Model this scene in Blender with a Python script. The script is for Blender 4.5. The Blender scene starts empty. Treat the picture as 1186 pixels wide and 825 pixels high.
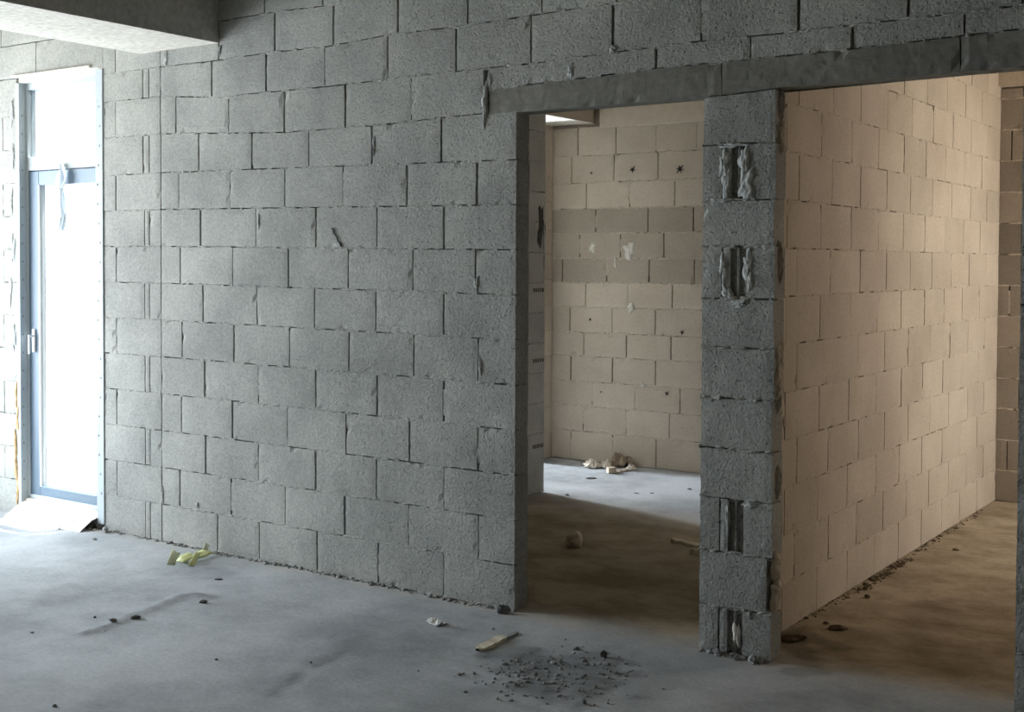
import bpy, math, random
from mathutils import Vector, Matrix, noise
random.seed(7)
C = bpy.context.scene.collection
PI = math.pi

# ------------------------------------------------------------------ camera
F = 1440.0; PX = 593.0; PY = 343.0; CAMZ = 1.54
pitch = math.atan(40 / F); roll = math.radians(0.25); yaw = math.atan(999 / F)
fwd = Vector((-math.sin(yaw) * math.cos(pitch), math.cos(yaw) * math.cos(pitch), -math.sin(pitch)))
r0 = Vector((math.cos(yaw), math.sin(yaw), 0)); u0v = r0.cross(fwd)
rgt = r0 * math.cos(roll) + u0v * math.sin(roll)
upv = -r0 * math.sin(roll) + u0v * math.cos(roll)
cam = bpy.data.objects.new('camera', bpy.data.cameras.new('camera'))
C.objects.link(cam)
M = Matrix((rgt, upv, -fwd)).transposed().to_4x4(); M.translation = Vector((0, 0, CAMZ))
cam.matrix_world = M
cam.data.sensor_width = 36; cam.data.lens = F * 36 / 1186
cam.data.shift_y = -(412.5 - PY) / 1186
cam.data.clip_start = 0.05
bpy.context.scene.camera = cam
CP = Vector((0, 0, CAMZ))
def ray(px, py): return fwd + rgt * ((px - PX) / F) - upv * ((py - PY) / F)
def onY(px, py, Y):
    d = ray(px, py); return CP + d * (Y / d.y)
def fl(px, py, z=0.0):
    d = ray(px, py); return CP + d * ((z - CAMZ) / d.z)

# ------------------------------------------------------------------ helpers
def tag(o, label=None, cat=None, group=None, kind=None):
    if label: o['label'] = label
    if cat: o['category'] = cat
    if group: o['group'] = group
    if kind: o['kind'] = kind
    return o
def link(name, me, parent=None):
    o = bpy.data.objects.new(name, me); C.objects.link(o)
    if parent: o.parent = parent
    return o
def empty(name, loc, rz=0):
    o = bpy.data.objects.new(name, None); C.objects.link(o); o.location = loc; o.rotation_euler = (0, 0, rz)
    o.empty_display_size = 0.05
    return o

class MB:
    """collects polygons for ONE mesh object"""
    def __init__(s): s.v = []; s.f = []; s.m = []; s.t = []
    def quadgrid(s, pts, m=0, t=1.0, flip=False):
        b = len(s.v); R = len(pts); K = len(pts[0])
        for r in pts: s.v.extend([tuple(p) for p in r])
        for i in range(R - 1):
            for j in range(K - 1):
                q = (b + i * K + j, b + i * K + j + 1, b + (i + 1) * K + j + 1, b + (i + 1) * K + j)
                s.f.append(q[::-1] if flip else q); s.m.append(m); s.t.append(t)
    def poly(s, idx, m=0, t=1.0): s.f.append(idx); s.m.append(m); s.t.append(t)
    def box(s, x0, x1, y0, y1, z0, z1, m=0, t=1.0):
        b = len(s.v)
        s.v += [(x, y, z) for z in (z0, z1) for y in (y0, y1) for x in (x0, x1)]
        for q in ((0, 2, 3, 1), (4, 5, 7, 6), (0, 1, 5, 4), (2, 6, 7, 3), (0, 4, 6, 2), (1, 3, 7, 5)):
            s.poly(tuple(b + i for i in q), m, t)
    def build(s, name, mats, parent=None, smooth=False):
        me = bpy.data.meshes.new(name)
        me.from_pydata(s.v, [], s.f)
        for m in (mats if isinstance(mats, (list, tuple)) else [mats]): me.materials.append(m)
        me.polygons.foreach_set('material_index', s.m)
        a = me.attributes.new('tone', 'FLOAT', 'FACE'); a.data.foreach_set('value', s.t)
        if smooth: me.polygons.foreach_set('use_smooth', [True] * len(s.f))
        me.update()
        return link(name, me, parent)

# ------------------------------------------------------------------ materials
def newmat(name):
    m = bpy.data.materials.new(name); m.use_nodes = True
    nt = m.node_tree; b = nt.nodes['Principled BSDF']; b.inputs['Specular IOR Level'].default_value = 0.2
    return m, nt, b
def plain(name, col, rough=0.8, metal=0, spec=0.3, bump=0, bscale=60, var=0.0):
    m, nt, b = newmat(name)
    b.inputs['Roughness'].default_value = rough; b.inputs['Metallic'].default_value = metal
    b.inputs['Specular IOR Level'].default_value = spec
    tc = nt.nodes.new('ShaderNodeTexCoord')
    n = nt.nodes.new('ShaderNodeTexNoise'); n.inputs['Scale'].default_value = bscale; n.inputs['Detail'].default_value = 4
    nt.links.new(tc.outputs['Object'], n.inputs['Vector'])
    r = nt.nodes.new('ShaderNodeValToRGB')
    r.color_ramp.elements[0].position = .3; r.color_ramp.elements[1].position = .7
    r.color_ramp.elements[0].color = (*[c * (1 - var) for c in col], 1); r.color_ramp.elements[1].color = (*[min(1, c * (1 + var)) for c in col], 1)
    nt.links.new(n.outputs['Fac'], r.inputs['Fac']); nt.links.new(r.outputs['Color'], b.inputs['Base Color'])
    if bump:
        bp = nt.nodes.new('ShaderNodeBump'); bp.inputs['Strength'].default_value = bump; bp.inputs['Distance'].default_value = .01
        nt.links.new(n.outputs['Fac'], bp.inputs['Height']); nt.links.new(bp.outputs['Normal'], b.inputs['Normal'])
    return m
def blockmat(name, ca, cb, pit=0.5, pitscale=85, bump=0.6, pitmap=None, grain=.20, bd=.009):
    """aerated aggregate block: mottled tone, sparse dark pits, grainy bump"""
    m, nt, b = newmat(name); N = nt.nodes; L = nt.links
    b.inputs['Roughness'].default_value = .95; b.inputs['Specular IOR Level'].default_value = .12
    tc = N.new('ShaderNodeTexCoord')
    big = N.new('ShaderNodeTexNoise'); big.inputs['Scale'].default_value = 2.2; big.inputs['Detail'].default_value = 5; big.inputs['Roughness'].default_value = .6
    fine = N.new('ShaderNodeTexNoise'); fine.inputs['Scale'].default_value = pitscale; fine.inputs['Detail'].default_value = 3; fine.inputs['Roughness'].default_value = .65
    pits = N.new('ShaderNodeTexVoronoi'); pits.inputs['Scale'].default_value = pitscale * .9; pits.inputs['Randomness'].default_value = 1
    for n in (big, fine, pits): L.new(tc.outputs['Object'], n.inputs['Vector'])
    mix = N.new('ShaderNodeMix'); mix.data_type = 'RGBA'
    mix.inputs['A'].default_value = (*ca, 1); mix.inputs['B'].default_value = (*cb, 1)
    mr = N.new('ShaderNodeMapRange'); mr.inputs['From Min'].default_value = .35; mr.inputs['From Max'].default_value = .65
    L.new(big.outputs['Fac'], mr.inputs['Value']); L.new(mr.outputs['Result'], mix.inputs['Factor'])
    # sparse pits: voronoi centres kept where a coarser noise allows them
    pr = N.new('ShaderNodeMapRange'); pr.inputs['From Min'].default_value = .10; pr.inputs['From Max'].default_value = .34
    L.new(pits.outputs['Distance'], pr.inputs['Value'])
    gate = N.new('ShaderNodeTexNoise'); gate.inputs['Scale'].default_value = pitscale * .42; gate.inputs['Detail'].default_value = 2
    L.new(tc.outputs['Object'], gate.inputs['Vector'])
    gr = N.new('ShaderNodeMapRange'); gr.inputs['From Min'].default_value = .50; gr.inputs['From Max'].default_value = .60
    L.new(gate.outputs['Fac'], gr.inputs['Value'])
    inv = N.new('ShaderNodeMath'); inv.operation = 'SUBTRACT'; inv.inputs[0].default_value = 1; L.new(pr.outputs['Result'], inv.inputs[1])
    pm = N.new('ShaderNodeMath'); pm.operation = 'MULTIPLY'; L.new(inv.outputs[0], pm.inputs[0]); L.new(gr.outputs['Result'], pm.inputs[1])
    amt = N.new('ShaderNodeMath'); amt.operation = 'MULTIPLY'; L.new(pm.outputs[0], amt.inputs[0]); amt.inputs[1].default_value = pit
    if pitmap:   # rougher, more open blocks towards one end of the wall: (x_from, x_to, low, high)
        sx = N.new('ShaderNodeSeparateXYZ'); L.new(tc.outputs['Object'], sx.inputs[0])
        xm = N.new('ShaderNodeMapRange'); xm.inputs['From Min'].default_value = pitmap[0]; xm.inputs['From Max'].default_value = pitmap[1]
        xm.inputs['To Min'].default_value = pitmap[2]; xm.inputs['To Max'].default_value = pitmap[3]
        L.new(sx.outputs['X'], xm.inputs['Value'])
        a2 = N.new('ShaderNodeMath'); a2.operation = 'MULTIPLY'; L.new(amt.outputs[0], a2.inputs[0]); L.new(xm.outputs['Result'], a2.inputs[1]); amt = a2
    fr = N.new('ShaderNodeMapRange'); fr.inputs['From Min'].default_value = .3; fr.inputs['From Max'].default_value = .7
    fr.inputs['To Min'].default_value = 1 - grain; fr.inputs['To Max'].default_value = 1 + grain * .9
    L.new(fine.outputs['Fac'], fr.inputs['Value'])
    at = N.new('ShaderNodeAttribute'); at.attribute_name = 'tone'
    t1 = N.new('ShaderNodeMath'); t1.operation = 'MULTIPLY'; L.new(fr.outputs['Result'], t1.inputs[0]); L.new(at.outputs['Fac'], t1.inputs[1])
    om = N.new('ShaderNodeMath'); om.operation = 'SUBTRACT'; om.inputs[0].default_value = 1; om.use_clamp = True; L.new(amt.outputs[0], om.inputs[1])
    t2 = N.new('ShaderNodeMath'); t2.operation = 'MULTIPLY'; L.new(t1.outputs[0], t2.inputs[0]); L.new(om.outputs[0], t2.inputs[1])
    vm = N.new('ShaderNodeVectorMath'); vm.operation = 'SCALE'
    L.new(mix.outputs['Result'], vm.inputs[0]); L.new(t2.outputs[0], vm.inputs['Scale'])
    L.new(vm.outputs[0], b.inputs['Base Color'])
    h = N.new('ShaderNodeMath'); h.operation = 'SUBTRACT'
    L.new(fine.outputs['Fac'], h.inputs[0]); L.new(amt.outputs[0], h.inputs[1])
    if pitmap:   # the smoother blocks also have a finer surface
        hm = N.new('ShaderNodeMath'); hm.operation = 'MULTIPLY'; L.new(h.outputs[0], hm.inputs[0]); L.new(xm.outputs['Result'], hm.inputs[1]); h = hm
    bp = N.new('ShaderNodeBump'); bp.inputs['Strength'].default_value = bump; bp.inputs['Distance'].default_value = bd
    L.new(h.outputs[0], bp.inputs['Height']); L.new(bp.outputs['Normal'], b.inputs['Normal'])
    return m
M_block = blockmat('grey_block', (.335, .336, .315), (.455, .452, .42), pit=.62, pitscale=100, bump=.85, pitmap=(-5.2, -3.1, .16, 1.0))
M_mortar = blockmat('grey_mortar', (.36, .36, .34), (.47, .46, .43), pit=.5, pitscale=60, bump=.9)
M_tan = blockmat('warm_tinted_block', (.47, .405, .335), (.56, .49, .41), pit=.2, pitscale=60, bump=.3, grain=.09, bd=.005)  # warm light of the rear rooms tinted into the block colour
M_tanmortar = blockmat('warm_tinted_mortar', (.50, .44, .365), (.58, .51, .43), pit=.3, pitscale=60, bump=.7)  # mortar colour tinted likewise for the warm rear light
M_conc = blockmat('cast_concrete', (.22, .215, .19), (.29, .28, .25), pit=.25, pitscale=30, bump=.4)
M_pale = blockmat('pale_concrete', (.66, .62, .555), (.74, .70, .63), pit=.1, pitscale=30, bump=.25)
M_beam = blockmat('beam_concrete', (.40, .40, .40), (.50, .49, .47), pit=.1, pitscale=30, bump=.25)
M_ceil = blockmat('brown_grey_slab', (.36, .30, .215), (.45, .375, .27), pit=.1, pitscale=30, bump=.25)  # brown chosen so the unseen ceiling and rear wall bounce warmer light
M_plaster = plain('pale_plaster', (.72, .69, .63), .9, bump=.6, bscale=90, var=.08)
M_smear = plain('grey_cement_smear', (.45, .46, .45), .9, bump=.8, bscale=70, var=.15)
M_dark = plain('dark_pit', (.03, .028, .025), 1)

# ------------------------------------------------------------------ block walls
class Wall:
    """block wall built on a local frame: u along, z up, d outward from the face (negative = into the wall)"""
    def __init__(s, O, U, N, thick, seed=1, res=.03):
        s.O = Vector(O); s.U = Vector(U); s.N = Vector(N); s.th = thick; s.mb = MB(); s.r = random.Random(seed); s.sd = seed * 7.3; s.res = res
        s.flip = s.U.cross(Vector((0, 0, 1))).dot(s.N) < 0
    def P(s, u, z, d): return s.O + s.U * u + Vector((0, 0, z)) + s.N * d
    def face(s, u0, u1, zb, zt, m=0, t=1.0, depth=.032, rough=.0012, jit=.0010, g=(.004, .004), gz=.0022, d0=0.0):
        """one block: zb, zt are functions of u"""
        ua, ub = u0 + g[0], u1 - g[1]
        nx = max(2, int((ub - ua) / s.res)); hz = zt((ua + ub) / 2) - zb((ua + ub) / 2); nz = max(2, int(hz / s.res))
        rows = []
        for j in range(nz + 1):
            row = []
            for i in range(nx + 1):
                fu = i / nx; fz = j / nz
                u = ua + (ub - ua) * fu; a = zb(u) + gz; b = zt(u) - gz; z = a + (b - a) * fz
                e = (i in (0, nx)) or (j in (0, nz))
                q = Vector((u * 11, z * 11, s.sd))
                d = noise.noise(q) * rough + d0
                if e:
                    d -= .0010 + abs(s.r.gauss(0, .0006))
                    if i == 0: u += abs(s.r.gauss(0, jit))
                    if i == nx: u -= abs(s.r.gauss(0, jit))
                    if j == 0: z += abs(s.r.gauss(0, jit))
                    if j == nz: z -= abs(s.r.gauss(0, jit))
                    if s.r.random() < .03: d -= s.r.uniform(.002, .007)
                row.append(s.P(u, z, d))
            rows.append(row)
        s.mb.quadgrid(rows, m, t, flip=s.flip)
        back = [[None] * (nx + 1) for _ in range(nz + 1)]
        # skirts
        off = s.N * (-depth)
        for line in (rows[0], rows[-1][::-1], [r[-1] for r in rows], [r[0] for r in rows][::-1]):
            s.mb.quadgrid([[p + off for p in line], list(line)], m, t, flip=s.flip)
        # closed back
        c = [rows[0][0] + off, rows[0][-1] + off, rows[-1][-1] + off, rows[-1][0] + off]
        b0 = len(s.mb.v); s.mb.v += [tuple(p) for p in c]
        s.mb.poly((b0, b0 + 3, b0 + 2, b0 + 1) if not s.flip else (b0, b0 + 1, b0 + 2, b0 + 3), m, t)
    def strip(s, u0, u1, zf, m=1, h=.0075, base=-.0008, amp=.0042, pitp=.05, step=.014, t=1.0, wrap=0):
        n = max(3, int((u1 - u0) / step)); rows = [[] for _ in range(5)]
        run = 0
        for i in range(n + 1):
            u = u0 + (u1 - u0) * i / n
            if run > 0: run -= 1
            elif s.r.random() < pitp: run = s.r.randint(1, 4)
            w = h * (1 + .5 * noise.noise(Vector((u * 23, 3.1, s.sd + zf(u) * 5))))
            for k in range(5):
                v = (k - 2) / 2
                d = base + amp * noise.noise(Vector((u * 35, v * 2.1 + zf(u) * 9, s.sd))) * 1.6 + s.r.gauss(0, .0009)
                if run and k in (1, 2, 3): d = -.02
                if k in (0, 4): d -= .006
                rows[k].append(s.P(u, zf(u) + v * w, d))
        s.mb.quadgrid(rows, m, t, flip=s.flip)
    def backing(s, u0, u1, z0, z1, m=0, d=-.028, back=None, t=.9):
        bk = -s.th if back is None else back
        c = [s.P(u, z, dd) for z in (z0, z1) for dd in (bk, d) for u in (u0, u1)]
        b = len(s.mb.v); s.mb.v += [tuple(p) for p in c]
        for q in ((0, 2, 3, 1), (4, 5, 7, 6), (0, 1, 5, 4), (2, 6, 7, 3), (0, 4, 6, 2), (1, 3, 7, 5)):
            s.mb.poly(tuple(b + i for i in (q if s.flip else q[::-1])), m, t)
    def vfill(s, u, z0, z1, w=.006, m=1, d=-.003):
        s.backing(u - w, u + w, z0, z1, m, d, -.03)
    def row(s, joints, zb, zt, m=0, t=1.0, tv=.05, ends=(0, 0), closed=.12, wide=.0062, **k):
        """joints incl. both ends; ends = depth of the jamb blocks (0 = normal)"""
        gaps = [s.r.uniform(.0022, wide) for _ in joints]
        for i in range(len(joints) - 1):
            dep = .032
            if i == 0 and ends[0]: dep = ends[0]
            if i == len(joints) - 2 and ends[1]: dep = ends[1]
            g = (gaps[i] if i else .0, gaps[i + 1] if i < len(joints) - 2 else .0)
            s.face(joints[i], joints[i + 1], zb, zt, m, t * (1 + s.r.uniform(-tv, tv)), depth=dep, g=g, d0=s.r.uniform(-.0010, .0010), **k)
            if i and s.r.random() < closed:
                zz = (zb(joints[i]), zt(joints[i])); a = zz[0] + (zz[1] - zz[0]) * s.r.uniform(0, .3); b_ = zz[1] - (zz[1] - zz[0]) * s.r.uniform(0, .3)
                s.vfill(joints[i], a, b_)
    def build(s, name, mats, **k): return s.mb.build(name, mats, **k)

def interp(pts):
    pts = sorted(pts)
    def f(u):
        if u <= pts[0][0]: return pts[0][1]
        for (a, za), (b, zb) in zip(pts, pts[1:]):
            if u <= b: return za + (zb - za) * (u - a) / (b - a)
        return pts[-1][1]
    return f
YW = 4.475                               # face of the long block wall
def X(px, py): return onY(px, py, YW).x
def Zp(pts): return interp([(onY(a, b, YW).x, onY(a, b, YW).z) for a, b in pts])
lev = {}
for n in range(0, 11):
    lev[n] = Zp([(187, 626.6 - 42.65 * n), (595, 707.7 - 52.28 * n)]) if n else (lambda u: 0.0)
lev[11] = Zp([(187, 155), (328, 153.5), (430, 146), (510, 136.5), (560, 131.5)])
lev[12] = Zp([(187, 111.5), (264, 113), (280, 109.5), (376.7, 100.5), (449, 91.6), (528, 82.7), (614.7, 73.8), (710, 61), (809, 48), (924.6, 36.5), (986, 29), (1050, 22), (1186, 6)])
lev[13] = Zp([(198, 76), (244, 71), (318, 60), (375, 54.7), (448, 40.7), (542, 29), (627, 16), (709, 4)])
lev[14] = lambda u: lev[13](u) + .2
lev[15] = lambda u: 3.0
JA, JB, KA, KB = -3.085, -2.19, -1.885, -.993      # jambs of the two openings
PJ = -5.435                                          # straight joint against the pier
PL, WR, WL = -5.925, -5.985, -6.72                   # pier edge, window opening

W = Wall((0, YW, 0), (1, 0, 0), (0, -1, 0), .1, 3, .028)
def midy(px, n): return (626.6 - 42.65 * (n + .5)) * (1 - (px - 187) / 408) + (707.7 - 52.28 * (n + .5)) * (px - 187) / 408
rowsM = {0: (251.7, 300, 367, 438, 513.7), 1: (208, 267.7, 330, 399, 473, 554), 2: (238, 299, 365.4, 435.7, 513.7),
         3: (210, 269, 332.7, 400.6, 474, 553.5), 4: (237, 299, 365.4, 436.4, 513.7), 5: (210.7, 270.7, 335, 404, 479, 553.5),
         6: (235, 297.5, 364, 435, 513.6), 7: (208.5, 269, 333.8, 403, 478, 550.5), 8: (232, 296, 365.8, 436.5, 514),
         9: (206.7, 266, 329.6, 397, 471, 552), 10: (229.8, 291.5, 357.6, 430.6, 511), 11: (203.6, 264.6, 329, 399.6, 476, 560),
         12: (245, 308, 376, 448.7, 528, 614.7, 709.6, 812, 924.6, 1051.5, 1184)}
for n in range(0, 12):
    js = [PJ + .0055] + [X(p, midy(p, n)) for p in rowsM[n]]
    e = (0, .1)
    if n < 11: js.append(JA)
    else: e = (0, 0)
    W.row(js, lev[n], lev[n + 1] if n < 11 else lev[12], ends=e, tv=.035)
# rows above the openings
js = [PJ + .0055] + [X(p, 70 if p < 500 else 50 if p < 700 else 30) for p in rowsM[12]] + [0.0, .4, .8, 1.2, 1.6]
js = sorted(js); W.row(js, lev[12], lev[13], tv=.05)
js = [PJ] + [X(p, 20) for p in (253, 318, 386, 460.7, 541.6, 627.4, 714)] + [X(812, -30), X(920, -40), X(1045, -50), -.7, -.2, .2, .6, 1.0, 1.4, 1.6]
W.row(sorted(js), lev[13], lev[14], tv=.05)
js = [PJ + .4 * i for i in range(0, 18)]
js = [j for j in js if j < 1.55] + [1.6]
W.row(js, lev[14], lev[15], tv=.05)
# thin course between lintel and wall above
lt = Zp([(560, 104.5), (567, 104), (763, 79), (841, 71.5), (986, 57), (1186, 33)])
js = [X(566, 90), X(759.8, 65), X(869, 58), X(987, 45), X(1117, 30), 0.0, .5, 1.0, 1.6]
W.row(js, lt, lev[12], tv=.06, closed=0)
W.strip(X(566, 100), 1.6, lt, h=.008, pitp=.16)
for n in range(0, 15):
    u1 = JA if n < 12 else 1.6
    if n == 11: u1 = X(563, 130)
    W.strip(PJ + .006, u1 - .004, lev[n], h=.0085 if n else .012, pitp=.07 if n < 12 else .12)
# right of the second opening
for n in range(0, 11):
    o = -.59 if n % 2 == 0 else -.79
    W.row([KB] + [x for x in (o, o + .4, o + .8, o + 1.2, o + 1.6, o + 2.0) if x < 1.55] + [1.6], (lambda z: (lambda u: z))(n * .2), (lambda z: (lambda u: z))(n * .2 + .2 if n < 10 else 2.2), ends=(.1, 0), t=.95)
    W.strip(KB, 1.6, (lambda z: (lambda u: z))(n * .2))
# pier between window and straight joint
pz = [0] + [onY(155, 620 - 41.7 * n, YW).z for n in range(1, 14)]
for n in range(0, 14):
    zb = lev[n] if n <= 13 else lev[13]; zt = lev[n + 1] if n < 13 else lev[14]
    if n % 2 == 1: js = [PL, -5.815, PJ - .0015]
    elif n in (10, 12): js = [PL, -5.58, -5.53, PJ - .0015]
    else: js = [PL, -5.57, -5.53, PJ - .0015]
    W.row(js, zb, zt, ends=(.1, 0), closed=0, tv=.02, wide=.0045)
    W.strip(PL + .004, PJ - .006, zb, h=.006, pitp=.04)
W.row([PL, PJ], lev[14], lev[15], ends=(.1, 0))
# wall left of the window and over it
for n in range(0, 13):
    z0 = n * .2; z1 = min(2.63, z0 + .2) if n < 12 else 2.63
    o = WL - (.17 if n % 2 else .37)
    js = [-8.0] + [o - .4 * k for k in range(7, 0, -1) if o - .4 * k > -7.95] + [o, WL - .03]
    W.row(js, (lambda z: (lambda u: z))(z0), (lambda z: (lambda u: z))(z1), ends=(0, .1))
    W.strip(-8.0, WL - .032, (lambda z: (lambda u: z))(z0), h=.006)
zc = lambda z: (lambda u: z)
W.row([-8.0, -7.7, -7.1, -6.55, PL], zc(2.63), zc(2.83), tv=.03)
W.row([-8.0, -7.5, -6.9, -6.3, PL], zc(2.83), zc(3.0), tv=.03)
# solid core behind the faces
W.backing(PL + .004, JA - .004, 0, 2.19); W.backing(PL + .004, 1.6, 2.345, 3.0); W.backing(PL + .004, X(566, 110) - .01, 2.15, 2.36)
W.backing(KB + .004, 1.6, 0, 2.2)
W.backing(-8.0, WL - .036, 0, 2.64); W.backing(-8.0, PL + .01, 2.632, 3.0)
wall_front = W.build('wall_front', [M_block, M_mortar]); tag(wall_front, kind='structure')
tag(wall_front, 'long grey concrete block wall with two door openings and open vertical joints')

# column between the openings (a pier of its own)
K = Wall((0, YW, 0), (1, 0, 0), (0, -1, 0), .1, 11, .022)
cz = [0, .183, .399, .612, .808, 1.008, 1.207, 1.399, 1.603, 1.782, 2.0, 2.198]
for n in range(11):
    zb, zt = zc(cz[n]), zc(cz[n + 1])
    if n == 10: zt = interp([(JB, 2.190), (KA, 2.203)])
    if n in (0, 2, 7, 9):
        a, b_, c_, d_, e_ = -2.104, -2.068, -2.028, -1.992, KA
        K.row([JB, a, b_], zb, zt, ends=(.1, 0), closed=0, wide=.004, rough=.003)
        K.face(b_ + .022, c_, zb, zt, 0, .9, depth=.02, d0=-.006)
        K.row([d_ - .012, KA], zb, zt, ends=(.1, .1), closed=0, wide=.004, rough=.003)
        K.backing(-2.115, -1.98, cz[n] + .006, cz[n + 1] - .006, 0, -.018, -.1, t=.8)
    elif n == 1:
        K.row([JB, KA - .02], zb, zt, ends=(.1, .1), rough=.003)
    else:
        K.row([JB + K.r.uniform(0, .004), KA + K.r.uniform(-.006, .002)], zb, zt, ends=(.1, .1), rough=.003, t=.98)
    if n: K.strip(JB - .002, KA + .002, zb, h=.009, amp=.008, base=.0, pitp=.12)
K.backing(JB + .006, KA - .024, 0, 2.198)
col = K.build('wall_pier', [M_block, M_mortar]); tag(col, 'narrow dark grey block pier standing between the two door openings', kind='structure')

def blob(name, mat, P, U, N, rw, rh, d, parent, seed=0, label=None, n=26, lob=.5):
    d = d * .7
    """irregular dab of mortar or plaster on a wall face: a low dome with a ragged outline"""
    mb = MB(); P = Vector(P); U = Vector(U); N = Vector(N); Zv = Vector((0, 0, 1)); rings = 5
    rows = []
    for k in range(rings + 1):
        fr = k / rings; row = []
        for i in range(n + 1):
            a = 2 * PI * (i % n) / n
            w = 1 + lob * noise.noise(Vector((math.cos(a) * 1.7, math.sin(a) * 1.7, seed * 3.3))) * 1.8
            hh = d * (1 - fr ** 3.5) * (1 + .7 * noise.noise(Vector((math.cos(a) * fr * 3, math.sin(a) * fr * 3, seed + 9.1)))) - (.004 if k == rings else 0)
            row.append(P + U * (rw * fr * w * math.cos(a)) + Zv * (rh * fr * w * math.sin(a)) + N * hh)
        rows.append(row)
    fl_ = U.cross(Zv).dot(N) > 0
    mb.quadgrid(rows, flip=fl_)
    o = mb.build(name, mat, parent, smooth=True)
    if label: o['label'] = label
    return o
FY = (0, -1, 0)
def dabF(name, mat, px, py, w, h, d, parent, seed, label=None):
    p = onY(px, py, YW); s = .2 / 58
    return blob(name, mat, (p.x, YW + .001, p.z), (1, 0, 0), FY, w * s / 2, h * s / 2, d, parent, seed, label)
M_lsm = plain('light_cement_smear', (.50, .51, .49), .9, bump=.8, bscale=50, var=.18)
for k, (px, py, w_, h_, mt, lb) in enumerate(((838, 190, 16, 36, M_lsm, 'grey cement smear beside the groove'), (841, 212, 12, 40, M_lsm, None), (862, 190, 16, 38, M_lsm, 'grey cement smear right of the groove'), (865, 212, 20, 34, M_lsm, None),
        (838, 310, 10, 36, M_lsm, None), (842, 338, 14, 16, M_lsm, None), (866, 306, 14, 30, M_lsm, None), (869, 325, 8, 22, M_lsm, None), (853, 733, 9, 30, M_plaster, 'pale mortar drip low in the groove'), (868, 712, 5, 12, M_smear, None), (858, 352, 26, 8, M_lsm, None),
        (852, 168, 40, 6, M_lsm, None), (836, 232, 26, 6, M_lsm, None), (868, 586, 18, 7, M_lsm, None), (866, 228, 14, 8, M_lsm, None), (843, 600, 5, 36, M_smear, None))):
    dabF('cement_smear', mt, px, py, w_, h_, .009, col, k + 1, lb)
# mortar chunks on the edge of the pier that faces the second opening
def edge(px, py, w, h, seed, mat=M_smear, parent=col):
    p = onY(px, py, YW); s = .2 / 58
    return blob('edge_mortar', mat, (KA - .004, YW + .055, p.z), (0, 1, 0), (1, 0, 0), w, h * s / 2, .022, parent, seed)
M_edge = plain('tan_edge_mortar', (.50, .43, .34), .9, bump=.8, bscale=60, var=.12)
for py, h, w, sd in ((120, 34, .018, 1), (152, 30, .03, 2), (168, 16, .03, 3), (425, 60, .045, 4), (455, 40, .03, 5), (660, 40, .04, 6), (690, 36, .045, 7), (560, 40, .012, 8), (300, 60, .01, 9)):
    edge(897, py, w, h, sd, M_edge)

# ------------------------------------------------------------------ side wall (X = -2) of the right hand room
S = Wall((-2.0, 0, 0), (0, 1, 0), (1, 0, 0), .2, 21, .035)
for n in range(0, 15):
    zb, zt = zc(n * .2), zc(min(3.0, n * .2 + .2))
    o = 4.87 if n % 2 == 0 else 5.0
    js = [4.585] + ([4.80] if n % 2 else []) + [o + .385 * k + S.r.uniform(-.012, .012) for k in range(0, 9) if o + .385 * k < 8.3] + [8.41]
    if n in (5,): js = [j for j in js if abs(j - 5.385) > .1]
    S.row(js, zb, zt, tv=.06, closed=.6, wide=.0045)
    if n: S.strip(4.585, 8.41, zb, h=.0085, base=-.0015, amp=.003, pitp=.045)
S.backing(4.585, 8.6, 0, 3.0)
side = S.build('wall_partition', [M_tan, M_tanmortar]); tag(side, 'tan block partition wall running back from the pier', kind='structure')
# other face of that partition, seen from the middle room only edge-on

# end wall of the right hand room
E = Wall((0, 8.4, 0), (1, 0, 0), (0, -1, 0), .2, 31, .035)
for n in range(0, 14):
    z1 = n * .2 + .2 if n < 13 else 2.665
    o = [-1.80, -1.93, -1.72, -1.86, -1.60][n % 5] if n != 7 else -1.86
    js = [-2.0] + [o + .4 * k for k in range(0, 9) if o + .4 * k < 1.3] + [1.4]
    E.row(js, zc(n * .2), zc(z1), t=(1, 1, .9, 1, 1, 1.05, .85, .72, .66, .95, .78, 1, .9, 1)[n] * .62, tv=.04)  # whole wall toned down to paint in the shade of grazing light
    if n: E.strip(-2.0, 1.4, zc(n * .2), base=-.001)
E.backing(-2.0, 1.4, 0, 3.0)
E.mb.box(-2.02, 1.4, 8.33, 8.5, 2.675, 3.0, 0, 1.0)
endw = E.build('wall_end', [M_tan, M_tanmortar]); tag(endw, 'tan block wall closing the right hand room, shade painted into its tone', kind='structure')

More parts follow.
